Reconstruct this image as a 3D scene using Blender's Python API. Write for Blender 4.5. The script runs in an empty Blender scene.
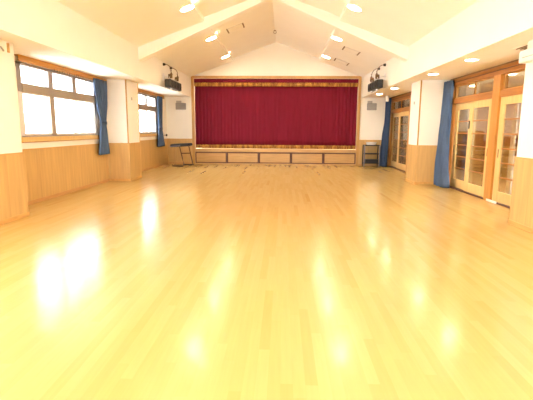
import bpy, bmesh, math, random
from mathutils import Vector, Matrix
random.seed(7)
PI = math.pi
C = bpy.context.scene.collection
scene = bpy.context.scene

# ------------------------------------------------------------------ dimensions (metres, camera at x=0 y=0)
XLC, XLR = -4.41, -5.035        # left column face, left window wall
XRC, XRD = 3.736, 4.496         # right column face, right door wall
XLS, XRS = -3.957, 3.278        # bulkhead faces
YB, YF = 18.54, -5.0            # stage wall, wall behind the viewpoint
ZW, ZS = 1.10, 2.86             # wainscot top, soffit
XM = -0.35                      # ridge
ZR, SL, STEP, XSTEP = 5.09, 0.36, 0.10, 1.80
ZE = ZR - SL*(XRS-XM) - STEP    # eave

# ------------------------------------------------------------------ materials
def mat(name, col, rough=.5, spec=.5, metal=0, noise=None, emit=None, coat=0):
    """plain principled surface; noise=(scale xyz, strength) varies the colour a little"""
    m = bpy.data.materials.new(name); m.use_nodes = True
    nt = m.node_tree; b = nt.nodes['Principled BSDF']
    b.inputs['Roughness'].default_value = rough
    b.inputs['Specular IOR Level'].default_value = spec
    b.inputs['Metallic'].default_value = metal
    b.inputs['Coat Weight'].default_value = coat
    b.inputs['Base Color'].default_value = (*col, 1)
    if emit:
        b.inputs['Emission Color'].default_value = (*emit[0], 1)
        b.inputs['Emission Strength'].default_value = emit[1]
    if noise:
        sc, st = noise
        tc = nt.nodes.new('ShaderNodeTexCoord'); mp = nt.nodes.new('ShaderNodeMapping')
        mp.inputs['Scale'].default_value = sc
        nz = nt.nodes.new('ShaderNodeTexNoise'); nz.inputs['Scale'].default_value = 1
        nz.inputs['Detail'].default_value = 5
        rp = nt.nodes.new('ShaderNodeValToRGB')
        rp.color_ramp.elements[0].position = .3; rp.color_ramp.elements[1].position = .7
        rp.color_ramp.elements[0].color = (*[c*(1-st) for c in col], 1)
        rp.color_ramp.elements[1].color = (*[min(1, c*(1+st)) for c in col], 1)
        nt.links.new(tc.outputs['Object'], mp.inputs['Vector'])
        nt.links.new(mp.outputs['Vector'], nz.inputs['Vector'])
        nt.links.new(nz.outputs['Fac'], rp.inputs['Fac'])
        nt.links.new(rp.outputs['Color'], b.inputs['Base Color'])
    return m

def wood_panel(name, col, joint, axis):
    """vertical veneer boards: stretched grain plus faint joints every `joint` metres along x (0) or y (1)"""
    m = mat(name, col, .45, .4, noise=((14, 14, 1.1), .10))
    nt = m.node_tree; b = nt.nodes['Principled BSDF']
    src = b.inputs['Base Color'].links[0].from_socket
    tc = nt.nodes.new('ShaderNodeTexCoord'); sp = nt.nodes.new('ShaderNodeSeparateXYZ')
    nt.links.new(tc.outputs['Object'], sp.inputs[0])
    md = nt.nodes.new('ShaderNodeMath'); md.operation = 'PINGPONG'; md.inputs[1].default_value = joint/2
    nt.links.new(sp.outputs[axis], md.inputs[0])
    lt = nt.nodes.new('ShaderNodeMath'); lt.operation = 'LESS_THAN'; lt.inputs[1].default_value = .004
    nt.links.new(md.outputs[0], lt.inputs[0])
    mx = nt.nodes.new('ShaderNodeMixRGB'); mx.blend_type = 'MULTIPLY'
    mx.inputs['Color2'].default_value = (.86, .8, .72, 1)
    nt.links.new(lt.outputs[0], mx.inputs['Fac']); nt.links.new(src, mx.inputs['Color1'])
    nt.links.new(mx.outputs[0], b.inputs['Base Color'])
    return m

def floor_mat():
    m = bpy.data.materials.new('maple_strip_floor'); m.use_nodes = True
    nt = m.node_tree; b = nt.nodes['Principled BSDF']; L = nt.links.new; N = nt.nodes.new
    tc = N('ShaderNodeTexCoord'); sp = N('ShaderNodeSeparateXYZ'); L(tc.outputs['Object'], sp.inputs[0])
    row = N('ShaderNodeMath'); row.operation = 'DIVIDE'; row.inputs[1].default_value = .075; L(sp.outputs['X'], row.inputs[0])
    fl = N('ShaderNodeMath'); fl.operation = 'FLOOR'; L(row.outputs[0], fl.inputs[0])
    wn = N('ShaderNodeTexWhiteNoise'); wn.noise_dimensions = '1D'; L(fl.outputs[0], wn.inputs['W'])
    ad = N('ShaderNodeMath'); ad.operation = 'MULTIPLY_ADD'; ad.inputs[1].default_value = 7.3
    L(wn.outputs['Value'], ad.inputs[0]); L(sp.outputs['Y'], ad.inputs[2])
    cb = N('ShaderNodeCombineXYZ'); L(ad.outputs[0], cb.inputs['X']); L(sp.outputs['X'], cb.inputs['Y'])
    br = N('ShaderNodeTexBrick'); L(cb.outputs[0], br.inputs['Vector'])
    br.offset = 0; br.offset_frequency = 2; br.squash = 1; br.squash_frequency = 2
    br.inputs['Scale'].default_value = 1
    br.inputs['Brick Width'].default_value = 1.1; br.inputs['Row Height'].default_value = .075
    br.inputs['Mortar Size'].default_value = .0008; br.inputs['Mortar Smooth'].default_value = .2
    br.inputs['Color1'].default_value = (0, 0, 0, 1); br.inputs['Color2'].default_value = (1, 1, 1, 1)
    br.inputs['Mortar'].default_value = (.35, .35, .35, 1)
    rp = N('ShaderNodeValToRGB'); e = rp.color_ramp.elements
    e[0].position = 0; e[0].color = FLOOR_DARK
    e[1].position = 1; e[1].color = FLOOR_PALE
    a = e.new(.025); a.color = FLOOR_TAN
    a = e.new(.30); a.color = FLOOR_MID
    L(br.outputs['Color'], rp.inputs['Fac'])
    mp = N('ShaderNodeMapping'); mp.inputs['Scale'].default_value = (40, 2.2, 1); L(tc.outputs['Object'], mp.inputs['Vector'])
    nz = N('ShaderNodeTexNoise'); nz.inputs['Scale'].default_value = 1; nz.inputs['Detail'].default_value = 6
    L(mp.outputs[0], nz.inputs['Vector'])
    mr = N('ShaderNodeMapRange'); mr.inputs['From Min'].default_value = .3; mr.inputs['From Max'].default_value = .7
    mr.inputs['To Min'].default_value = .965; mr.inputs['To Max'].default_value = 1.025
    L(nz.outputs['Fac'], mr.inputs['Value'])
    mx = N('ShaderNodeMixRGB'); mx.blend_type = 'MULTIPLY'; mx.inputs['Fac'].default_value = 1
    L(rp.outputs['Color'], mx.inputs['Color1']); L(mr.outputs[0], mx.inputs['Color2'])
    L(mx.outputs[0], b.inputs['Base Color'])
    b.inputs['Roughness'].default_value = .22
    b.inputs['Specular IOR Level'].default_value = .5
    b.inputs['Coat Weight'].default_value = .18; b.inputs['Coat Roughness'].default_value = .12
    return m

def glass_mat(name, refl=.10, tint=(1, 1, 1)):
    m = bpy.data.materials.new(name); m.use_nodes = True
    nt = m.node_tree; nt.nodes.clear(); N = nt.nodes.new; L = nt.links.new
    o = N('ShaderNodeOutputMaterial'); t = N('ShaderNodeBsdfTransparent'); g = N('ShaderNodeBsdfGlossy')
    t.inputs['Color'].default_value = (*tint, 1); g.inputs['Roughness'].default_value = .02
    lw = N('ShaderNodeLayerWeight'); lw.inputs['Blend'].default_value = .25
    mr = N('ShaderNodeMapRange'); mr.inputs['To Min'].default_value = refl*.5; mr.inputs['To Max'].default_value = .7
    L(lw.outputs['Fresnel'], mr.inputs['Value'])
    x = N('ShaderNodeMixShader'); L(mr.outputs[0], x.inputs[0]); L(t.outputs[0], x.inputs[1]); L(g.outputs[0], x.inputs[2])
    L(x.outputs[0], o.inputs['Surface'])
    return m

def fringe_mat():
    """gold fringe: strands of brighter and browner gold side by side"""
    m = mat('gold_fringe', (.62, .34, .06), .55, .4)
    nt = m.node_tree; b = nt.nodes['Principled BSDF']; N = nt.nodes.new; L = nt.links.new
    tc = N('ShaderNodeTexCoord'); mp = N('ShaderNodeMapping'); mp.inputs['Scale'].default_value = (9, 9, 3)
    nz = N('ShaderNodeTexNoise'); nz.inputs['Scale'].default_value = 1; nz.inputs['Detail'].default_value = 4
    rp = N('ShaderNodeValToRGB'); rp.color_ramp.elements[0].position = .36; rp.color_ramp.elements[1].position = .62
    rp.color_ramp.elements[0].color = (.20, .07, .012, 1); rp.color_ramp.elements[1].color = (.50, .25, .04, 1)
    L(tc.outputs['Object'], mp.inputs[0]); L(mp.outputs[0], nz.inputs['Vector']); L(nz.outputs['Fac'], rp.inputs[0])
    L(rp.outputs[0], b.inputs['Base Color'])
    return m

FLOOR_DARK = (.515, .315, .092, 1); FLOOR_TAN = (.548, .36, .116, 1); FLOOR_MID = (.56, .376, .125, 1); FLOOR_PALE = (.585, .402, .147, 1)
M = {}
M['floor'] = floor_mat()
M['white'] = mat('warm_white_plaster', (.85, .815, .75), .8, .2, noise=((2, 2, 2), .015))
M['ceil'] = mat('cream_ceiling_board', (.90, .87, .82), .85, .2, noise=((1.5, 1.5, 1.5), .015))
M['wain_y'] = wood_panel('beech_wainscot', (.56, .35, .13), .455, 1)
M['wain_x'] = wood_panel('beech_wainscot_across', (.56, .35, .13), .455, 0)
M['base'] = mat('brown_skirting', (.52, .28, .10), .4, .4, noise=((3, 3, 30), .1))
M['wood'] = mat('honey_pine', (.58, .33, .10), .4, .4, noise=((20, 3, 20), .12))
M['woodv'] = mat('pale_pine_stile', (.68, .46, .19), .4, .4, noise=((22, 22, 2), .10))
M['orange'] = mat('orange_timber', (.36, .14, .028), .4, .4, noise=((20, 2, 20), .14))
M['amber'] = mat('amber_timber_post', (.50, .23, .05), .4, .4, noise=((20, 20, 2), .12))
M['alu'] = mat('bronze_grey_aluminium', (.36, .33, .32), .4, .5, .4)
M['alub'] = mat('tan_grey_aluminium', (.38, .32, .25), .45, .5, .3)
M['alup'] = mat('pale_aluminium', (.80, .77, .77), .4, .5, .2)
M['blue'] = mat('blue_curtain_cloth', (.075, .115, .205), .85, .2, noise=((6, 6, 1.5), .18))
M['navy'] = mat('navy_curtain_cloth', (.035, .06, .12), .85, .2, noise=((6, 6, 1.5), .18))
M['red'] = mat('crimson_velvet', (.165, .010, .026), .9, .15, noise=((7, 7, .8), .10))
M['gold'] = fringe_mat()
M['frame'] = mat('stage_frame_wood', (.48, .27, .085), .4, .4, noise=((8, 8, 2), .10))
M['stagepanel'] = mat('stage_panel_veneer', (.50, .30, .115), .4, .4, noise=((2, 2, 16), .10))
M['dark'] = mat('dark_brown_edging', (.12, .05, .035), .5, .4)
M['black'] = mat('black_painted_metal', (.016, .015, .015), .45, .5, noise=((20, 20, 20), .2))
M['blackcloth'] = mat('black_laminate', (.010, .010, .012), .65, .5)
M['steel'] = mat('grey_steel', (.20, .20, .24), .45, .5, .4)
M['bsteel'] = mat('brown_steel_tube', (.12, .055, .03), .4, .5, .3)
M['bronze'] = mat('dark_bronze_fitting', (.20, .12, .06), .45, .5, .4)
M['grey'] = mat('grey_grille', (.33, .32, .31), .6, .3)
M['greyl'] = mat('light_grey_grille', (.45, .43, .41), .6, .3)
M['plastic'] = mat('white_plastic', (.85, .83, .80), .4, .5)
M['boxwood'] = mat('orange_curtain_box_wood', (.50, .23, .045), .4, .4, noise=((20, 2, 20), .14))
M['lampc'] = mat('corridor_lamp_glow', (1, 1, 1), .5, 0, emit=((1, .88, .68), 110))  # strong glow for the added corridor lamps
M['lamp'] = mat('lamp_glow', (1, 1, 1), .5, 0, emit=((1, .86, .60), 34))
M['glass'] = glass_mat('clear_window_glass', .05)
M['dglass'] = glass_mat('door_glass', .12, (.86, .88, .84))
M['sheer'] = mat('white_curtain_cloth', (.88, .87, .86), .85, .2)
M['corr'] = mat('corridor_wall_paint', (.74, .62, .52), .8, .2)
M['corrwood'] = mat('corridor_timber', (.46, .22, .06), .5, .3, noise=((2, 2, 14), .2))
M['corrfloor'] = mat('corridor_floor_board', (.55, .34, .14), .35, .4, noise=((10, 2, 2), .12))
M['conc'] = mat('pale_outdoor_concrete', (.72, .71, .68), .9, .2, noise=((1, 1, 1), .1))

# ------------------------------------------------------------------ mesh helpers
def nb(): return bmesh.new()
def box(bm, a, b, bev=0):
    a, b = [min(p, q) for p, q in zip(a, b)], [max(p, q) for p, q in zip(a, b)]
    r = bmesh.ops.create_cube(bm, size=1)
    for v in r['verts']:
        v.co = Vector([(a[i]+b[i])/2 + v.co[i]*(b[i]-a[i]) for i in range(3)])
    if bev:
        es = list({e for v in r['verts'] for e in v.link_edges})
        bmesh.ops.bevel(bm, geom=es, offset=bev, segments=2, affect='EDGES', profile=.5)
    return bm
def tube(bm, pts, r, n=10):
    """round bar along a polyline, mitred and capped"""
    pts = [Vector(p) for p in pts]; rings = []
    for i, p in enumerate(pts):
        if i == 0: d = pts[1]-p
        elif i == len(pts)-1: d = p-pts[i-1]
        else: d = (pts[i+1]-p).normalized() + (p-pts[i-1]).normalized()
        d.normalize()
        u = d.cross(Vector((0, 0, 1)) if abs(d.z) < .95 else Vector((0, 1, 0))).normalized(); w = d.cross(u)
        rr = r[i] if isinstance(r, (list, tuple)) else r
        rings.append([bm.verts.new(p + rr*(math.cos(2*PI*k/n)*u + math.sin(2*PI*k/n)*w)) for k in range(n)])
    for A, B in zip(rings, rings[1:]):
        for k in range(n): bm.faces.new((A[k], A[(k+1) % n], B[(k+1) % n], B[k]))
    bm.faces.new(rings[0][::-1]); bm.faces.new(rings[-1])
    return bm
def lathe(bm, prof, n=28, M4=None):
    """profile of (radius, z) spun about z; end points on the axis close it"""
    rings = []
    for r, z in prof:
        rings.append([bm.verts.new((0, 0, z))] if r < 1e-6 else
                     [bm.verts.new((r*math.cos(2*PI*k/n), r*math.sin(2*PI*k/n), z)) for k in range(n)])
    for A, B in zip(rings, rings[1:]):
        for k in range(n):
            j = (k+1) % n
            if len(A) == 1 and len(B) == 1: continue
            if len(A) == 1: bm.faces.new((A[0], B[j], B[k]))
            elif len(B) == 1: bm.faces.new((A[k], A[j], B[0]))
            else: bm.faces.new((A[k], A[j], B[j], B[k]))
    if M4 is not None:
        vs = [v for R in rings for v in R]
        bmesh.ops.transform(bm, matrix=M4, verts=vs)
    return bm
def prism(bm, poly, y0, y1):
    """polygon of (x, z) pushed along y"""
    A = [bm.verts.new((x, y0, z)) for x, z in poly]; B = [bm.verts.new((x, y1, z)) for x, z in poly]
    bm.faces.new(A); bm.faces.new(B[::-1])
    for k in range(len(poly)):
        j = (k+1) % len(poly); bm.faces.new((A[j], A[k], B[k], B[j]))
    return bm
def obj(name, bm, m, parent=None, smooth=False, local=False):
    """link a bmesh as one mesh object; children are given in world space unless local"""
    bmesh.ops.recalc_face_normals(bm, faces=bm.faces)
    me = bpy.data.meshes.new(name); bm.to_mesh(me); bm.free(); me.materials.append(M[m] if isinstance(m, str) else m)
    if smooth:
        for p in me.polygons: p.use_smooth = True
    o = bpy.data.objects.new(name, me); C.objects.link(o)
    if parent is not None:
        o.parent = parent
        if not local:
            q = parent; off = Vector((0, 0, 0))
            while q is not None: off += q.location; q = q.parent
            me.transform(Matrix.Translation(-off))
    return o
def tag(o, label, cat, group=None, kind=None):
    o['label'] = label; o['category'] = cat
    if group: o['group'] = group
    if kind: o['kind'] = kind
    return o
def empty(name, loc, label, cat, group=None, kind=None, rot=(0, 0, 0)):
    o = bpy.data.objects.new(name, None); o.empty_display_size = .1; C.objects.link(o)
    o.location = loc; o.rotation_euler = rot
    return tag(o, label, cat, group, kind)
def struct(name, bm, m, label, cat):
    return tag(obj(name, bm, m), label, cat, kind='structure')
def copy_tree(o, parent=None):
    c = o.copy(); C.objects.link(c)
    if parent is not None: c.parent = parent
    for ch in [k for k in bpy.data.objects if k.parent == o]: copy_tree(ch, c)
    return c

# ------------------------------------------------------------------ floor and walls
struct('floor', box(nb(), (XLR-.1, YF, -.15), (XRD+.06, YB, 0)), 'floor', 'glossy pale maple strip floor of the hall', 'floor')

WINS = [(8.10, 11.47), (13.45, 16.98), (2.0, 5.6), (-4.2, -.6)]       # left windows: first two in view, last two added for daylight
WZ0, WZ1 = 1.33, 2.74
bm = nb(); X0, X1 = XLR, XLR-.22
box(bm, (X1, YF-.2, 0), (X0, YB, WZ0)); box(bm, (X1, YF-.2, WZ1), (X0, YB, ZS+.1))
ys = sorted([YF-.2] + [v for w in WINS for v in w] + [YB])
for i in range(0, len(ys), 2): box(bm, (X1, ys[i], WZ0), (X0, ys[i+1], WZ1))
wl = struct('wall_left', bm, 'white', 'white window wall with wooden wainscot along the left side', 'wall')

def wain(parent, a, b, face, m='wain_y'):
    """wainscot boards with a cap line and skirting on one face; a, b opposite corners on the floor, face = outward offset"""
    (ax, ay), (bx, by) = a, b; fx, fy = face
    obj('wainscot', box(nb(), (ax, ay, .0), (bx+fx*.012, by+fy*.012, ZW-.02)), m, parent)
    obj('cap_rail', box(nb(), (ax, ay, ZW-.02), (bx+fx*.020, by+fy*.020, ZW), .002), 'wood', parent)
    obj('baseboard', box(nb(), (ax, ay, 0), (bx+fx*.022, by+fy*.022, .075), .003), 'base', parent)

COLY = [(6.16, 7.11), (12.15, 13.09), (.15, 1.10)]
bays = [(7.11, 12.15), (13.09, YB), (1.10, 6.16), (YF, .15)]
for a, b in bays[:3]: wain(wl, (XLR, a), (XLR, b), (1, 0))

def column(side, y0, y1, label, corner_shade=True):
    xf, xb, s = (XLC, XLR-.1, 1) if side == 'L' else (XRC, XRD+.1, -1)
    r = empty('column', ((xf+xb)/2, (y0+y1)/2, 0), label, 'column', kind='structure')
    obj('shaft', box(nb(), (xb, y0, 0), (xf, y1, ZS+.02), .004), 'white', r)
    e = .012
    bm = nb(); box(bm, (xb, y0-e, 0), (xf+s*e, y1+e, ZW-.02)); obj('wainscot', bm, 'wain_y', r)
    bm = nb(); box(bm, (xb, y0-.02, ZW-.02), (xf+s*.02, y1+.02, ZW), .003); obj('cap_rail', bm, 'wood', r)
    bm = nb(); box(bm, (xb, y0-.02, 0), (xf+s*.02, y1+.02, .075), .003); obj('baseboard', bm, 'wood', r)
    if corner_shade:  # thin brown strip stands in for the shaded line along the corner
        obj('corner_shade_strip', box(nb(), (xf-s*.03, y0-.006, ZW), (xf+s*.006, y0+.02, ZS), .002), 'frame', r)
    return r
column('L', *COLY[0], 'white column with wooden wainscot at the left edge, before the large window', False)
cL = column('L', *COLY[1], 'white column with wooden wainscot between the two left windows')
obj('edge_strip', box(nb(), (XLC-.04, COLY[1][1]-.01, .02), (XLC+.014, COLY[1][1]+.03, ZS), .003), 'woodv', cL)
column('L', *COLY[2], 'white column of the left side beside the viewpoint', False)
CRY = [(6.10, 7.02), (12.17, 13.03), (.15, 1.10)]
column('R', *CRY[0], 'white column with wooden wainscot at the right edge, before the glass doors', False)
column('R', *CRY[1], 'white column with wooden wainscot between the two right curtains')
column('R', *CRY[2], 'white column of the right side beside the viewpoint', False)

# back wall (stage wall): bays either side, gable above the opening
OX0, OX1, OZ0, OZ1 = -3.82, 3.12, .56, 3.62         # stage opening
bm = nb()
box(bm, (XLR-.2, YB, 0), (XLS+.02, YB+.2, OZ1+.1)); box(bm, (XRS-.02, YB, 0), (XRD+.2, YB+.2, OZ1+.1))
prism(bm, [(XLS-.1, OZ1+.05), (XRS+.1, OZ1+.05), (XRS+.1, ZE+.1), (XM, ZR+.12), (XLS-.1, ZE+.1)], YB, YB+.2)
wb = struct('wall_back', bm, 'white', 'cream end wall with a gable above the stage', 'wall')
wain(wb, (XLR, YB), (-3.93, YB), (0, -1), 'wain_x'); wain(wb, (3.23, YB), (XRD, YB), (0, -1), 'wain_x')
bm = nb(); prism(bm, [(XLR-.2, -.02), (XRD+.2, -.02), (XRD+.2, ZS+.2), (XRS, ZE+.2), (XM, ZR+.2), (XLS, ZE+.2), (XLR-.2, ZS+.2)], YF-.2, YF)
bm.free(); bm = nb()
box(bm, (XLR-.2, YF-.2, 0), (-3.6, YF, ZS+.3)); box(bm, (3.0, YF-.2, 0), (XRD+.2, YF, ZS+.3)); box(bm, (-3.6, YF-.2, 0), (3.0, YF, .9))
prism(bm, [(-4.2, 2.9), (3.5, 2.9), (XRS+.1, ZE+.2), (XM, ZR+.2), (XLS-.1, ZE+.2)], YF-.2, YF)
struct('wall_front', bm, 'white', 'plain white end wall opposite the stage', 'wall')

# ceiling: two slopes with an inner raised field
def zc(x):
    d = abs(x-XM); return ZR - SL*d - (STEP if d > XSTEP else 0)
pts = [(XLS-.15, ZE+SL*-.15), (XM-XSTEP, ZR-SL*XSTEP-STEP), (XM-XSTEP, ZR-SL*XSTEP), (XM, ZR), (XM+XSTEP, ZR-SL*XSTEP), (XM+XSTEP, ZR-SL*XSTEP-STEP), (XRS+.15, ZE-SL*.15)]
bm = nb()
prism(bm, pts + [(XRS+.15, ZR+.3), (XLS-.15, ZR+.3)], YF, YB)
struct('ceiling', bm, 'ceil', 'cream pitched ceiling with a raised field along the ridge', 'ceiling')
BY0, BY1, BD = 11.92, 12.20, .36
bm = nb()
prism(bm, [(XLS-.05, ZE-BD), (XM, 4.93), (XRS+.05, ZE-BD), (XRS+.05, ZE+.05), (XM, ZR+.05), (XLS-.05, ZE+.05)], BY0, BY1)
struct('ceiling_beam', bm, 'ceil', 'cream beam following the pitched ceiling across the hall', 'beam')
for nm, xa, xb_, lab in (('ceiling_soffit_left', XLR-.1, XLS, 'white dropped soffit above the left windows'), ('ceiling_soffit_right', XRD+.06, XRS, 'white dropped soffit above the right doors')):
    s = 1 if xb_ > xa else -1
    bm = nb(); prism(bm, [(xa, ZS), (xb_, ZS), (xb_, ZE+.12), (xa, ZE+.12)], YF, YB)
    struct(nm, bm, 'white', lab, 'ceiling')

# ------------------------------------------------------------------ left windows
def window(n, y0, y1, label, posts=3):
    xg = XLR-.005
    r = empty('window_%d' % n, (xg, (y0+y1)/2, WZ0), label, 'window', kind='structure')
    def b(bm, ya, yb, za, zb, x0=-.06, x1=.03): return box(bm, (xg+x0, ya, za), (xg+x1, yb, zb), .004)
    bm = nb()
    b(bm, y0, y0+.14, 2.19, WZ1); b(bm, y1-.07, y1, WZ0, WZ1)
    b(bm, y0, y1, WZ1-.05, WZ1); b(bm, y0, y1, WZ0, WZ0+.03)
    obj('window_frame', bm, 'alu', r)
    obj('lower_jamb', b(nb(), y0, y0+.12, WZ0, 2.19), 'alup', r)
    obj('transom_bar', b(nb(), y0+.14, y1-.06, 2.185, 2.36, -.06, .04), 'alub', r)
    w = (y1-.07-y0-.14)/posts
    for k in range(posts):
        ya = y0+.14+k*w; yb = ya+w
        if k:
            obj('mullion', b(nb(), ya-.09, ya+.09, 2.35, WZ1-.04), 'alu', r)
        p = obj('pane', box(nb(), (xg-.004, ya, 2.34), (xg+.004, yb, WZ1-.04)), 'glass', r)
    yp = y0+.14+w
    obj('mullion', b(nb(), yp-.09, yp+.09, WZ0+.02, 2.2, -.06, .035), 'alub', r)
    for ya, yb, dx in ((y0+.14, yp-.04, 0), (yp+.04, yp+w+.02, .018), (yp+w-.02, y1-.07, -.012)):
        bm = nb(); fw = .032
        for (c, d, e, f) in ((ya, ya+fw, WZ0+.03, 2.19), (yb-fw, yb, WZ0+.03, 2.19), (ya+fw, yb-fw, 2.16, 2.19), (ya+fw, yb-fw, WZ0+.03, WZ0+.07)):
            box(bm, (xg-.012+dx, c, e), (xg+.012+dx, d, f), .002)
        s = obj('sash', bm, 'alup', r)
        obj('pane', box(nb(), (xg-.003+dx, ya+fw, WZ0+.07), (xg+.003+dx, yb-fw, 2.16)), 'glass', s)
        if dx <= 0:
            obj('sash_latch', box(nb(), (xg+.010+dx, ya+.005, 1.72), (xg+.028+dx, ya+.03, 1.80), .004), 'alu', s)
    for ya, yb in ((y0-.10, y0), (y1, y1+.12)):
        obj('outer_jamb', box(nb(), (XLR-.01, ya, WZ0), (XLR+.02, yb, WZ1-.1), .003), 'alup', r)
    obj('window_sill', box(nb(), (XLR-.09, y0-.02, 1.235), (XLR+.05, y1+.1, WZ0), .006), 'woodv', r)
    obj('sill_edge', box(nb(), (XLR-.02, y0-.02, 1.222), (XLR+.035, y1+.1, 1.236)), 'orange', r)
    return r
window(1, *WINS[0], 'large grey framed window near the left edge, beside the first blue curtain')
window(2, *WINS[1], 'narrow-looking far left window between the column and the far blue curtain')
window(3, *WINS[2], 'grey framed window on the left beside the viewpoint, added for daylight, out of frame')  # unseen window added to let in more daylight
window(4, *WINS[3], 'grey framed window on the left behind the viewpoint, added for daylight, out of frame')  # another unseen window added for daylight from behind
r = empty('window_5', (XM, YF-.1, .9), 'wide grey framed window in the end wall opposite the stage, added for daylight, out of frame', 'window', kind='structure')  # added behind the camera to brighten the near half of the hall
bm = nb()
for k in range(7): box(bm, (-3.6+k*1.1-.03, YF-.13, .9), (-3.6+k*1.1+.03, YF-.07, 2.9), .003)
box(bm, (-3.6, YF-.13, .9), (3.0, YF-.07, .96)); box(bm, (-3.6, YF-.13, 2.84), (3.0, YF-.07, 2.9)); obj('window_frame', bm, 'alu', r)
for k in range(6): obj('pane', box(nb(), (-3.6+k*1.1+.03, YF-.103, .96), (-3.6+(k+1)*1.1-.03, YF-.097, 2.84)), 'glass', r)
for n, (a, b), lab in ((1, (8.1, 12.13), 'orange timber curtain box above the large left window'), (2, (13.3, 17.95), 'orange timber curtain box above the far left window')):
    r = empty('trim_%d' % n, (XLR+.1, (a+b)/2, WZ1), lab, 'curtain box', kind='structure')
    obj('fascia', box(nb(), (XLR+.075, a, WZ1+.005), (XLR+.095, b, ZS), .003), 'boxwood', r)
    obj('box_top', box(nb(), (XLR, a, ZS-.02), (XLR+.075, b, ZS-.002)), 'orange', r)
    obj('curtain_rail', tube(nb(), [(XLR+.05, a+.02, WZ1+.03), (XLR+.05, b-.02, WZ1+.03)], .012), 'bronze', r)
    hk = None
    for k in range(26):
        y = b-.04-k*.11
        if y < a+.05: break
        if hk is None: hk = obj('curtain_hook', tube(nb(), [(XLR+.10, y, WZ1+.03), (XLR+.10, y, WZ1-.02)], .007, 6), 'bronze', r); y_h = y
        else:
            c_ = hk.copy(); C.objects.link(c_); c_.parent = r; c_.location.y = y-y_h

# ------------------------------------------------------------------ curtains
def curtain(name, levels, x0, m, label, folds=6, amp=.045, tie=None, group=None, rows=26):
    """levels: (z, ya, yb, depth factor) from top to hem; gathered cloth hanging in folds, with a band at tie"""
    levels = [tuple(l) if len(l) == 5 else (*l, x0) for l in levels]      # fifth value: how far out the cloth hangs
    zt, zb = levels[0][0], levels[-1][0]
    n = folds*10; bm = nb(); grid = []
    def at(z):
        for p, q in zip(levels, levels[1:]):
            if p[0] >= z >= q[0]:
                t = (p[0]-z)/(p[0]-q[0]); t = t*t*(3-2*t)
                return [u+(v-u)*t for u, v in zip(p[1:], q[1:])]
        return levels[-1][1:]
    rnd = random.Random(len(label)); ph = [rnd.uniform(-.5, .5) for _ in range(folds+2)]
    for i in range(rows+1):
        z = zt+(zb-zt)*i/rows; a, b, f, xc = at(z); row = []
        for k in range(n+1):
            s = k/n; q = s*folds; w = ph[int(q) % len(ph)]
            off = amp*f*(math.sin(2*PI*q+.4*math.sin(z*2+q))*(1+.35*w) + .25*math.sin(4*PI*q+w*6+z))
            y = a+(b-a)*(s+.012*math.sin(z*3+q*2))
            row.append(bm.verts.new((xc+off, y, z)))
        grid.append(row)
    for A, B in zip(grid, grid[1:]):
        for k in range(n): bm.faces.new((A[k], A[k+1], B[k+1], B[k]))
    r = empty(name, (x0, (levels[0][1]+levels[0][2])/2, zb), label, 'curtain', group)
    o = obj('cloth', bm, m, r, True)
    md = o.modifiers.new('thick', 'SOLIDIFY'); md.thickness = .006; md.offset = 0
    if tie:
        a, b, f, xc = at(tie); bm = nb(); prof = []
        ry, rx = abs(b-a)/2+.012, amp*f*1.5+.012; cy = (a+b)/2; k_ = 32
        R = []
        for dz in (-.03, .03):
            R.append([bm.verts.new((x0+rx*math.cos(2*PI*k/k_), cy+ry*math.sin(2*PI*k/k_), tie+dz+.03*math.cos(2*PI*k/k_))) for k in range(k_)])
        for k in range(k_): bm.faces.new((R[0][k], R[0][(k+1) % k_], R[1][(k+1) % k_], R[1][k]))
        t = obj('tieback', bm, m, r, True); md = t.modifiers.new('thick', 'SOLIDIFY'); md.thickness = .006
    return r
curtain('window_curtain', [(2.80, 11.22, 12.05, 1), (2.2, 11.33, 12.03, 1), (1.64, 11.53, 11.90, .8), (1.25, 11.42, 11.95, 1), (.80, 11.30, 12.01, 1.1)], -4.93, 'blue',
        'blue tied-back curtain beside the large left window', tie=1.64, group='blue window curtains')
curtain('window_curtain', [(2.78, 16.94, 17.52, 1), (2.2, 16.94, 17.52, 1), (1.50, 16.93, 17.45, .8), (1.2, 16.84, 17.55, 1), (.81, 16.72, 17.70, 1.1)], -4.93, 'blue',
        'blue tied-back curtain in the far left corner beside the far window', tie=1.50, group='blue window curtains')
curtain('door_curtain', [(2.80, 11.63, 12.12, .8, 4.375), (1.9, 11.61, 12.12, .9, 4.36), (1.3, 11.56, 12.12, 1, 4.34), (.6, 11.44, 12.10, 1.2, 4.30), (.02, 11.24, 12.02, 1.4, 4.29)], 4.30, 'blue',
        'blue floor-length curtain beside the near glass doors', folds=6, amp=.055, group='blue door curtains')
curtain('door_curtain', [(2.80, 17.75, 18.30, 1, 4.28), (1.9, 17.75, 18.32, 1, 4.26), (1.2, 17.72, 18.36, 1.2, 4.22), (.02, 17.66, 18.42, 1.5, 4.18)], 4.25, 'navy',
        'dark blue floor-length curtain in the far right corner by the cart', folds=6, amp=.055, group='blue door curtains')

# ------------------------------------------------------------------ right door wall
D0, D1 = 7.04, 11.98       # near opening
E0, E1 = 15.42, 18.50      # far opening
bm = nb(); xa, xb_ = XRD, XRD+.16
for (a, b, za, zb) in ((YF-.2, 1.9, 0, ZS+.1), (6.0, D0, 0, ZS+.1), (D1, E0, 0, ZS+.1), (E1, YB, 0, ZS+.1), (1.9, 6.0, 0, ZS+.1)):
    box(bm, (xa, a, za), (xb_, b, zb))
box(bm, (xa, D0, ZS-.03), (xb_, D1, ZS+.1)); box(bm, (xa, E0, ZS-.03), (xb_, E1, ZS+.1))
wr = struct('wall_right', bm, 'white', 'white wall holding the wooden glass doors along the right side', 'wall')
wain(wr, (XRD, 13.03), (XRD, E0), (-1, 0)); wain(wr, (XRD, 1.1), (XRD, 6.1), (-1, 0))

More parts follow.
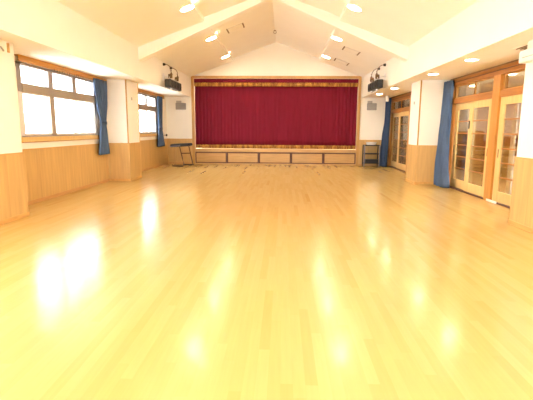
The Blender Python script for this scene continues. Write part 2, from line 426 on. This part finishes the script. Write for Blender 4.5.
def leaf(n, y0, y1, x, label, mullions=5, handle=1, lock=None):
    """sliding glazed leaf: two stiles, two rails, muntins, glass, recessed pull"""
    r = empty('door_%d' % n, (x, (y0+y1)/2, .03), label, 'door', kind='structure')
    sw, zt, zb = .19, 2.04, .25
    for ya in (y0, y1-sw):
        obj('stile', box(nb(), (x-.018, ya, .03), (x+.018, ya+sw, 2.20), .004), 'woodv', r)
    obj('top_rail', box(nb(), (x-.018, y0+sw, zt), (x+.018, y1-sw, 2.20), .003), 'woodv', r)
    obj('bottom_rail', box(nb(), (x-.018, y0+sw, .03), (x+.018, y1-sw, zb), .003), 'woodv', r)
    for k in range(1, mullions+1):
        z = zb+(zt-zb)*k/(mullions+1)
        obj('muntin', box(nb(), (x-.011, y0+sw, z-.012), (x+.011, y1-sw, z+.012), .002), 'orange', r)
    obj('pane', box(nb(), (x-.003, y0+sw, zb), (x+.003, y1-sw, zt)), 'dglass', r)
    yh = y1-sw/2 if handle > 0 else y0+sw/2
    obj('door_pull', box(nb(), (x-.026, yh-.016, .95), (x-.016, yh+.016, 1.13), .004), 'bronze', r)
    if lock is not None:
        obj('door_lock', box(nb(), (x-.040, lock-.02, 1.55), (x-.017, lock+.02, 1.75), .006), 'black', r)
    return r
xd = XRD+.03
leaf(1, 10.58, 11.75, xd+.05, 'pale wooden glazed sliding door next to the blue curtain, left of its pair', handle=1)
leaf(2, 9.58, 10.76, xd, 'pale wooden glazed sliding door left of the amber post, with a black lock', handle=-1, lock=10.70)
leaf(3, 8.10, 9.28, xd, 'pale wooden glazed sliding door right of the amber post', handle=1)
leaf(4, 7.10, 8.28, xd+.05, 'pale wooden glazed sliding door half hidden by the right edge column', handle=-1)
leaf(5, 17.0, 18.40, xd+.05, 'far glazed wooden door next to the dark blue corner curtain', handle=1)
leaf(6, 15.72, 17.2, xd, 'far glazed wooden door next to the column', handle=-1)

def doorframe(n, a, b, posts, lites, label):
    r = empty('trim_%d' % n, (XRD, (a+b)/2, 0), label, 'door frame', kind='structure')
    x0, x1 = XRD-.02, XRD+.13
    obj('header_board', box(nb(), (XRD-.035, a, 2.765), (x1, b, ZS-.03), .004), 'orange', r)
    obj('curtain_track', box(nb(), (XRD-.05, a, ZS-.035), (XRD-.02, b, ZS-.005), .003), 'bronze', r)
    obj('track_groove', box(nb(), (XRD-.012, a, 2.745), (x1-.02, b, 2.765)), 'dark', r)
    obj('lintel', box(nb(), (x0, a, 2.66), (x1, b, 2.745), .004), 'orange', r)
    obj('transom_rail', box(nb(), (x0, a, 2.20), (x1, b, 2.335), .004), 'orange', r)
    obj('jamb', box(nb(), (x0, b-.20, 0), (x1, b, 2.66), .004), 'amber', r)
    obj('jamb', box(nb(), (x0, a, 0), (x1, a+.06, 2.66), .004), 'amber', r)
    for p, q in posts:
        obj('post', box(nb(), (x0-.012, p, 0), (x1, q, 2.66), .004), 'amber', r)
    for p, q in lites:
        bm = nb(); w = .05
        for (c, d, e, f) in ((p, p+w, 2.335, 2.66), (q-w, q, 2.335, 2.66), (p+w, q-w, 2.335, 2.36), (p+w, q-w, 2.635, 2.66)):
            box(bm, (XRD+.03, c, e), (XRD+.06, d, f), .002)
        s = obj('transom_sash', bm, 'amber', r)
        obj('pane', box(nb(), (XRD+.042, p+w, 2.36), (XRD+.048, q-w, 2.635)), 'dglass', s)
    obj('door_track', box(nb(), (XRD-.03, a, 0), (x1, b, .028), .003), 'dark', r)
    return r
fr = doorframe(3, D0, D1, [(9.28, 9.58)], [(10.58, 11.78), (9.58, 10.64), (8.1, 9.28), (7.1, 8.16)], 'orange timber frame with transom glazing around the near right doors')
obj('threshold_plate', box(nb(), (XRD-.045, 8.98, .0), (XRD-.028, 9.42, .045), .003), 'plastic', fr)
doorframe(4, E0, E1, [(15.48, 15.72)], [(17.0, 18.3), (15.72, 17.05)], 'orange timber frame with transom glazing around the far right doors')

# corridor seen through the door glass
CX = 7.3
struct('floor_corridor', box(nb(), (XRD+.06, YF, -.15), (CX, 24.0, 0)), 'corrfloor', 'brown board floor of the corridor behind the glass doors', 'floor')
bm = nb(); box(bm, (CX, YF, 0), (CX+.15, 7.2, 2.9)); box(bm, (CX, 10.2, 0), (CX+.15, 24, 2.9)); box(bm, (CX, 7.2, 0), (CX+.15, 10.2, .6)); box(bm, (CX, 7.2, 2.7), (CX+.15, 10.2, 2.9))
box(bm, (XRD, 24, 0), (CX+.15, 24.15, 2.9)); box(bm, (XRD, YF-.15, 0), (CX+.15, YF, 2.9)); box(bm, (XRD, YB+.2, 0), (XRD+.16, 24, 2.9))
cw = struct('wall_corridor', bm, 'corr', 'beige corridor wall seen through the glass doors', 'wall')
obj('dado', box(nb(), (CX-.02, 10.2, 0), (CX, 24, 1.15)), 'corrwood', cw)
struct('ceiling_corridor', box(nb(), (XRD+.06, YF-.15, 2.9), (CX+.15, 24.15, 3.0)), 'white', 'white corridor ceiling seen through the transom glass', 'ceiling')
def shelf(y0, y1, zt, nshelf, label):
    r = empty('shelf_unit', (CX-.25, (y0+y1)/2, 0), label, 'shelf', 'wooden shelves in the corridor')
    x0, x1 = CX-.46, CX-.03
    for y in (y0, (y0+y1)/2, y1): obj('side_panel', box(nb(), (x0, y-.015, 0), (x1, y+.015, zt), .002), 'wood', r)
    for k in range(nshelf+1):
        z = .06+(zt-.08)*k/nshelf
        obj('shelf_board', box(nb(), (x0, y0, z-.02), (x1, y1, z+.02), .002), 'wood', r)
    obj('back_panel', box(nb(), (x1-.01, y0, 0), (x1, y1, zt)), 'corrwood', r)
shelf(12.6, 14.6, 1.35, 4, 'low open wooden shelf in the corridor behind the right-hand glass door')
shelf(16.0, 18.2, 1.5, 4, 'open wooden shelf in the corridor behind the pair of glass doors')
curtain('corridor_curtain', [(2.2, 9.42, 9.52, 1), (.05, 9.40, 9.54, 1)], 4.93, 'sheer', 'narrow white curtain hanging in the corridor behind the right-hand door', folds=3, amp=.03)

# ------------------------------------------------------------------ stage
r = empty('trim_5', (XM, YB, 0), 'honey wood frame around the stage opening', 'stage frame', kind='structure')
for xa, xb_ in ((-3.93, OX0), (OX1, 3.23)):
    obj('frame_post', box(nb(), (xa, YB-.035, 0), (xb_, YB+.2, OZ1), .004), 'frame', r)
obj('frame_head', box(nb(), (-3.93, YB-.035, OZ1), (3.23, YB+.2, OZ1+.11), .004), 'frame', r)

st = empty('stage', (XM, YB+.6, 0), 'low wooden stage with five panelled storage fronts', 'stage')
obj('stage_floor', box(nb(), (OX0, YB+.06, .54), (OX1, YB+.75, .675)), 'stagepanel', st)
obj('nosing', box(nb(), (OX0, YB-.025, .545), (OX1, YB+.06, .68), .006), 'stagepanel', st)
obj('carcass', box(nb(), (OX0, YB+.05, 0), (OX1, YB+.12, .54)), 'dark', st)
obj('plinth', box(nb(), (OX0, YB-.015, 0), (OX1, YB+.05, .055), .003), 'stagepanel', st)
pw = (OX1-OX0)/5
for k in range(5):
    a, b = OX0+k*pw+.02, OX0+(k+1)*pw-.02
    p = obj('front_panel', box(nb(), (a+.035, YB-.008, .10), (b-.035, YB+.05, .485), .003), 'stagepanel', st)
    bm = nb(); w = .035
    for (c, d, e, f) in ((a, a+w, .065, .52), (b-w, b, .065, .52), (a+w, b-w, .485, .52), (a+w, b-w, .065, .10)):
        box(bm, (c, YB-.016, e), (d, YB+.05, f), .002)
    obj('panel_edging', bm, 'dark', p)
# back of the stage recess
bm = nb(); box(bm, (-4.3, YB+.8, 0), (3.6, YB+.95, 4))
struct('wall_stage', bm, 'white', 'plain wall of the stage recess behind the curtain', 'wall')

def drape(x0, x1, z0, z1, y, folds, amp, rows, side=0, seed=1, sag=0):
    bm = nb(); n = folds*8; G = []; rnd = random.Random(seed); ph = [rnd.uniform(-1, 1) for _ in range(folds+2)]
    for i in range(rows+1):
        z = z1+(z0-z1)*i/rows; row = []
        for k in range(n+1):
            s = k/n; q = s*folds; w = ph[int(q)]
            edge = 1 + side*(math.exp(-(s*8)**2)+math.exp(-((1-s)*8)**2))
            o = amp*edge*(math.sin(2*PI*q)*(1+.5*w)+.3*math.sin(4*PI*q+3*w))*(.8+.2*i/rows)
            row.append(bm.verts.new((x0+(x1-x0)*s, y+o, z)))
        G.append(row)
    for A, B in zip(G, G[1:]):
        for k in range(n): bm.faces.new((A[k], A[k+1], B[k+1], B[k]))
    return bm
sc_ = empty('stage_curtain', (XM, YB+.11, .70), 'large closed crimson stage curtain with a gold fringed hem', 'curtain')
o = obj('cloth', drape(OX0+.01, OX1-.01, .84, 3.60, YB+.13, 46, .004, 12, 4, 3), 'red', sc_, True)
o.modifiers.new('thick', 'SOLIDIFY').thickness = .006
o = obj('hem_fringe', drape(OX0+.01, OX1-.01, .695, .85, YB+.118, 92, .012, 2, .5, 4), 'gold', sc_, True)
o.modifiers.new('thick', 'SOLIDIFY').thickness = .006
vl = empty('stage_valance', (XM, YB+.03, 3.30), 'narrow crimson valance with gold fringe along the stage top', 'valance')
o = obj('cloth', drape(OX0+.005, OX1-.005, 3.45, 3.615, YB+.04, 60, .008, 3, 0, 5), 'red', vl, True)
o.modifiers.new('thick', 'SOLIDIFY').thickness = .006
o = obj('fringe', drape(OX0+.005, OX1-.005, 3.305, 3.462, YB+.033, 92, .011, 2, 0, 6), 'gold', vl, True)
o.modifiers.new('thick', 'SOLIDIFY').thickness = .006

# ------------------------------------------------------------------ ceiling lamps
LG = 'round ceiling downlights'
def lamp_parts(root, r, m='lamp'):
    obj('trim_ring', lathe(nb(), [(r, .0), (r, -.012), (r*1.16, -.014), (r*1.2, -.004), (r*1.2, .0)]), 'plastic', root, True, True)
    obj('lamp_lens', lathe(nb(), [(0, -.006), (r*.99, -.006), (r*.99, .0), (0, .0)]), m, root, False, True)
def downlight(x, y, z, rot, r, label, proto=[None, None]):
    k = 0 if r > .13 else 1
    if proto[k] is None:
        o = empty('ceiling_downlight', (x, y, z), label, 'downlight', LG, rot=rot); lamp_parts(o, r); proto[k] = o
    else:
        o = copy_tree(proto[k]); o.location = (x, y, z); o.rotation_euler = rot; tag(o, label, 'downlight', LG)
    return o
ang = math.atan(SL)
wh = ['nearest the top edge of the photo', 'just behind the ceiling beam', 'nearest the stage']
hid = 'round white downlight in the near half of the hall, out of frame'
for i, y in enumerate((10.5, 13.85, 17.2, 7.15, 3.8, .45, -2.9)):
    for s, x in ((-1, -2.28), (1, 1.60)):
        lab = ('round white downlight on the %s ceiling slope, %s' % ('left' if s < 0 else 'right', wh[i])) if i < 3 else hid
        downlight(x, y, zc(x)-.001, (0, s*ang, 0), .165, lab)
lw = ['above the cart corner', 'above the far glass doors', 'above the column between the right curtains', 'above the pair of near glass doors']
for i, y in enumerate((16.7, 14.5, 10.85, 8.72, 5.0, 2.9)):
    downlight(3.61, y, ZS-.001, (0, 0, 0), .115, 'small round downlight in the right soffit, %s' % lw[i] if i < 4 else 'small round soffit downlight beside the viewpoint, out of frame')
for y in (5.0, 2.9, 8.72, 10.85, 14.5, 16.7):
    if y < 6: downlight(-4.2, y, ZS-.001, (0, 0, 0), .115, 'small round left soffit downlight beside the viewpoint, out of frame')
q = None
for y in (7.6, 9.2, 10.8, 12.4, 14, 15.6, 17.1, 18.6, 20.2):  # lamp row added to brighten the corridor behind the glass
    if q is None:
        q = empty('corridor_fill_downlight', (5.9, y, 2.899), 'added round downlight on the corridor ceiling, brightening the view through the door glass', 'downlight', 'added corridor downlights'); lamp_parts(q, .115, 'lampc')
    else:
        c_ = copy_tree(q); c_.location.y = y

# ceiling vents
def vent(x0, x1, y, label, proto=[]):
    xc = (x0+x1)/2; s = 1 if xc > XM else -1
    r = empty('ceiling_vent', (xc, y, zc(xc)-.002), label, 'vent', 'square ceiling vents', rot=(0, s*ang, 0))
    w = .26; l = .27
    obj('vent_plate', box(nb(), (-w, -l, -.014), (w, l, 0), .003), 'ceil', r, False, True)
    for sx in (-1, 1):
        obj('side_slot', box(nb(), (sx*w-.022, -l, -.02), (sx*w+.022, l, -.001), .002), 'bronze', r, False, True)
    for sy in (-1, 1):
        obj('edge_trim', box(nb(), (-w, sy*l-.007, -.018), (w, sy*l+.007, -.001)), 'alup', r, False, True)
vent(1.94, 2.43, 14.7, 'square vent on the right ceiling slope, upper of two')
vent(1.93, 2.43, 17.0, 'square vent on the right ceiling slope, lower one nearer the stage')
vent(-1.78, -1.31, 14.1, 'square vent on the left ceiling slope near the ridge')
r = empty('ceiling_hook', (XM, 16.4, ZR), 'tiny dark hook at the ceiling ridge', 'hook')
obj('base_plate', lathe(nb(), [(0, 0), (.05, 0), (.05, -.02), (.02, -.03), (0, -.03)], 16), 'bronze', r, True, True)
obj('ring', tube(nb(), [(.05*math.sin(a*PI/8), 0, -.07+.045*math.cos(a*PI/8)) for a in range(17)], .008, 8), 'bronze', r, True, True)

# ------------------------------------------------------------------ stage lights on both bulkheads
def lightbar(s, xw, y0, y1, z, label):
    """long black light box slung from two clamps, with curved conduit arms from the bulkhead"""
    xc = xw+s*.26
    r = empty('stage_light_bar', (xc, (y0+y1)/2, z), label, 'stage light', 'stage lights on the bulkheads')
    h, w = .132, .10
    bm = nb(); box(bm, (xc-w, y0, z-h), (xc+w, y1, z+h), .025)
    obj('housing', bm, 'black', r)
    n = 4; L = (y1-y0)/n
    for k in range(n):
        yc = y0+L*(k+.5); T = Matrix.Translation((xc+s*(w+.002), yc, z)) @ Matrix.Rotation(s*PI/2, 4, 'Y')
        bm = nb(); lathe(bm, [(0, -.004), (.075, -.004), (.085, .01), (.095, .012), (.095, 0)], 20, T)
        obj('lens', bm, 'blackcloth', r, True)
    for f in (.30, .88):
        yc = y0+f*(y1-y0)
        obj('yoke', tube(nb(), [(xc-.02, yc-.13, z+h-.01), (xc-.02, yc-.13, z+h+.09), (xc-.02, yc+.13, z+h+.09), (xc-.02, yc+.13, z+h-.01)], .016), 'alup', r, True)
        bm = nb(); box(bm, (xc-.07, yc-.10, z+h+.06), (xc+.05, yc+.02, z+h+.19), .02)
        tube(bm, [(xc-.01, yc-.04, z+h+.12), (xc-.01, yc+.10, z+h+.20), (xc-.01, yc+.06, z+h+.32)], [.05, .045, .03], 10)
        k = obj('clamp', bm, 'bronze', r, True)
        zk = 3.59; e = xw+s*.003
        bm = nb(); T = Matrix.Translation((e, yc+.04, zk)) @ Matrix.Rotation(s*PI/2, 4, 'Y')
        lathe(bm, [(0, 0), (.045, 0), (.045, .03), (.03, .07), (0, .09)], 16, T)
        obj('wall_knob', bm, 'black', r, True)
        obj('conduit', tube(nb(), [(e+s*.06, yc+.04, zk), (e+s*.13, yc+.05, zk-.01), (e+s*.2, yc+.07, zk-.06), (e+s*.25, yc+.07, zk-.14), (xc, yc+.06, z+h+.30)], .011, 8), 'bronze', r, True)
        bm = nb(); box(bm, (e, yc-.06, z+h), (e+s*.03, yc+.06, z+h+.22), .004); tube(bm, [(e+s*.01, yc, z+h+.13), (xc-.02, yc, z+h+.13)], .02, 8)
        obj('wall_bracket', bm, 'alup', r)
        obj('under_knob', lathe(nb(), [(0, -.03), (.03, -.03), (.035, 0), (.035, .03), (0, .03)], 12, Matrix.Translation((xc, yc, z-h-.02))), 'alup', r, True)
lightbar(1, XLS, 13.88, 15.35, 2.95, 'black box-shaped stage light bar mounted on the left bulkhead')
lightbar(-1, XRS, 13.97, 15.45, 2.955, 'black box-shaped stage light bar mounted on the right bulkhead')

# ------------------------------------------------------------------ small wall fittings
def wallvent(x0, x1, z0, z1, label):
    r = empty('wall_speaker', ((x0+x1)/2, YB, z0), label, 'speaker', 'grey panels on the end wall')
    obj('casing', box(nb(), (x0, YB-.10, z0), (x1, YB, z1-.10), .012), 'grey', r)
    bm = nb(); n = 9
    for k in range(n):
        z = z0+.03+(z1-z0-.17)*k/(n-1); box(bm, (x0+.03, YB-.112, z-.006), (x1-.03, YB-.098, z+.006))
    obj('grille', bm, 'greyl', r)
    obj('bracket', box(nb(), (x0+.02, YB-.06, z1-.10), (x0+(x1-x0)*.55, YB, z1), .008), 'greyl', r)
wallvent(-4.60, -4.17, 2.33, 2.70, 'grey panel speaker high on the end wall left of the stage')
wallvent(3.50, 3.89, 2.34, 2.72, 'grey panel speaker high on the end wall right of the stage')
r = empty('tieback_hook', (XLR, 18.12, 1.25), 'small dark knob on the left wall beside the far curtain', 'hook')
obj('stem', tube(nb(), [(XLR, 18.12, 1.25), (XLR+.08, 18.12, 1.25)], .018, 10), 'bronze', r, True)
obj('knob', lathe(nb(), [(0, 0), (.04, .005), (.055, .03), (.04, .055), (0, .06)], 16, Matrix.Translation((XLR+.07, 18.12, 1.25)) @ Matrix.Rotation(PI/2, 4, 'Y')), 'black', r, True)
def plate(x, s, y, z, label):
    r = empty('wall_switch', (x, y, z), label, 'switch')
    obj('plate', box(nb(), (x, y-.06, z-.09), (x+s*.015, y+.06, z+.09), .004), 'plastic', r)
    obj('button', box(nb(), (x+s*.013, y-.025, z-.04), (x+s*.028, y+.025, z+.04), .003), 'greyl', r)
plate(XLC, 1, 12.50, 2.36, 'small pale plate high on the left column face')
plate(XRC, -1, 12.62, 2.28, 'small pale plate high on the right column face')
r = empty('hanging_sensor', (4.12, 17.62, ZS), 'small white cylinder hanging from soffit above the dark blue curtain', 'sensor')
obj('body', lathe(nb(), [(0, 0), (.055, 0), (.065, -.02), (.065, -.2), (.05, -.22), (0, -.22)], 18), 'plastic', r, True, True)
obj('mount', lathe(nb(), [(0, .0), (.09, 0), (.09, -.02), (0, -.02)], 18), 'plastic', r, True, True)
r = empty('wall_unit', (XRC-.05, 6.7, 2.53), 'white boxed unit high on the right edge column', 'wall unit')
obj('casing', box(nb(), (XRC-.125, 6.2, 2.53), (XRC, 7.0, 2.71), .012), 'plastic', r)
obj('air_slot', box(nb(), (XRC-.128, 6.25, 2.595), (XRC-.12, 6.9, 2.607)), 'greyl', r)
obj('louvre', box(nb(), (XRC-.129, 6.24, 2.545), (XRC-.12, 6.94, 2.585), .003), 'plastic', r)
r = empty('soffit_diffuser', (3.92, 7.1, ZS), 'dark slotted air grille in the soffit at the right edge', 'air grille')
obj('grille_frame', box(nb(), (3.80, 6.6, ZS-.012), (4.06, 7.62, ZS), .003), 'ceil', r)
bm = nb()
for k in range(3): box(bm, (3.84+k*.065, 6.66, ZS-.022), (3.865+k*.065, 7.56, ZS-.008))
obj('slot', bm, 'bronze', r)
r = empty('wall_hook_rail', (XLC, 6.75, 2.72), 'small grey hook with a brown slip high on the left edge column', 'hook')
obj('rail', tube(nb(), [(XLC+.03, 6.2, 2.74), (XLC+.03, 6.74, 2.74), (XLC+.03, 6.80, 2.69)], .014, 8), 'greyl', r, True)
obj('slip', box(nb(), (XLC, 6.93, 2.69), (XLC+.015, 6.98, 2.84), .002), 'wood', r)
obj('standoff', tube(nb(), [(XLC, 6.5, 2.74), (XLC+.03, 6.5, 2.74)], .012, 8), 'greyl', r, True)

# ------------------------------------------------------------------ keyboard-like table at the far left
t = empty('folding_table', (-4.15, 17.65, 0), 'narrow black-topped folding table with slanted metal legs, left of the stage', 'table')
tilt = Matrix.Translation((-4.19, 17.6, .86)) @ Matrix.Rotation(-.06, 4, 'Y')
bm = nb(); box(bm, (-.40, -.30, -.06), (.40, .30, .06), .04); bmesh.ops.transform(bm, matrix=tilt, verts=bm.verts); obj('tabletop', bm, 'blackcloth', t)
bm = nb(); box(bm, (-.40, -.306, -.045), (.02, .0, -.005), .004); bmesh.ops.transform(bm, matrix=tilt, verts=bm.verts); obj('edge_band', bm, 'steel', t)
for x, ya, yb, m_, rr in ((-4.2, 18.02, 17.3, 'bsteel', .022), (-3.82, 18.02, 17.3, 'bsteel', .022), (-4.47, 17.3, 17.9, 'frame', .014), (-4.1, 17.3, 17.9, 'frame', .012)):
    obj('leg', tube(nb(), [(x, ya, .02), (x, yb, .815+.06*(x+4.19))], rr, 10), m_, t, True)
obj('stretcher', tube(nb(), [(-4.2, 17.57, .52), (-3.82, 17.57, .53)], .024, 10), 'bsteel', t, True)
obj('foot_bar', tube(nb(), [(-4.24, 18.02, .022), (-3.78, 18.02, .022)], .022, 10), 'black', t, True)
obj('foot_bar', tube(nb(), [(-4.52, 17.3, .022), (-4.06, 17.3, .022)], .022, 10), 'black', t, True)

# ------------------------------------------------------------------ trolley right of the stage
t = empty('trolley', (3.70, 18.30, 0), 'three-tier trolley with grey posts standing right of the stage', 'trolley')
x0, x1, y0, y1 = 3.40, 4.03, 18.10, 18.46
for x in (x0, x1):
    for y in (y0, y1):
        p = obj('post', box(nb(), (x-.022, y-.022, .075), (x+.022, y+.022, .895), .006), 'steel' if y == y0 else 'black', t)
        bm = nb(); lathe(bm, [(0, -.015), (.036, -.015), (.04, 0), (.036, .015), (0, .015)], 16, Matrix.Translation((x, y, .04)) @ Matrix.Rotation(PI/2, 4, 'Y'))
        box(bm, (x-.02, y-.02, .055), (x+.02, y+.02, .08)); obj('caster', bm, 'steel' if y == y0 else 'black', p, True)
for z in (.14, .53, .88):
    bm = nb(); box(bm, (x0, y0, z-.02), (x1, y1, z+.02), .006)
    obj('shelf', bm, 'blackcloth', t)
r = empty('audio_unit', (3.72, 18.28, .161), 'black flat box on the bottom shelf of the trolley', 'box')
obj('casing', box(nb(), (3.45, 18.09, .161), (3.99, 18.42, .30), .008), 'black', r)
obj('front_panel', box(nb(), (3.47, 18.082, .18), (3.97, 18.092, .28), .003), 'blackcloth', r)
r = empty('basket', (3.70, 18.26, .90), 'white rounded tub on top of the trolley', 'tub')
bm = nb(); lathe(bm, [(0, 0), (.15, 0), (.175, .02), (.19, .11), (.20, .115), (.20, .125), (.17, .13), (0, .135)], 28, Matrix.Translation((3.70, 18.27, .90)) @ Matrix.Diagonal((1.12, .75, .9, 1)))
obj('tub', bm, 'plastic', r, True)
obj('rim', tube(nb(), [(3.70+.222*math.cos(a*PI/16), 18.27+.148*math.sin(a*PI/16), 1.005) for a in range(33)], .008, 8), 'plastic', r, True)

# ------------------------------------------------------------------ outdoor ground, sky
struct('ground', box(nb(), (-40, -40, -.6), (40, 60, -.3)), 'conc', 'pale ground outside the windows', 'ground')
w = bpy.data.worlds.new('sky'); scene.world = w; w.use_nodes = True
bg = w.node_tree.nodes['Background']; bg.inputs['Color'].default_value = (.93, .97, 1, 1); bg.inputs['Strength'].default_value = 9.0

# ------------------------------------------------------------------ camera
cam = bpy.data.cameras.new('camera'); co = bpy.data.objects.new('camera', cam); C.objects.link(co)
cam.sensor_fit = 'HORIZONTAL'; cam.sensor_width = 36; cam.lens = 427.3/533*36; cam.clip_end = 300; cam.clip_start = .05
pi_, ya_, ro_ = .1629, .0379, .0062
fw = Vector((-math.sin(ya_)*math.cos(pi_), math.cos(ya_)*math.cos(pi_), -math.sin(pi_)))
rt = Vector((math.cos(ya_), math.sin(ya_), 0)); up = rt.cross(fw)
r2 = math.cos(ro_)*rt+math.sin(ro_)*up; u2 = -math.sin(ro_)*rt+math.cos(ro_)*up
mw = Matrix((r2, u2, -fw)).transposed().to_4x4(); mw.translation = (0, 0, 1.5)
co.matrix_world = mw
scene.camera = co

vs = scene.view_settings
scene.display_settings.display_device = 'sRGB'
vs.view_transform = 'Standard'; vs.look = 'None'; vs.gamma = 1; vs.use_curve_mapping = False
vs.exposure = 1.7
scene.cycles.caustics_reflective = False; scene.cycles.max_bounces = 12; scene.cycles.diffuse_bounces = 7; scene.cycles.transparent_max_bounces = 16
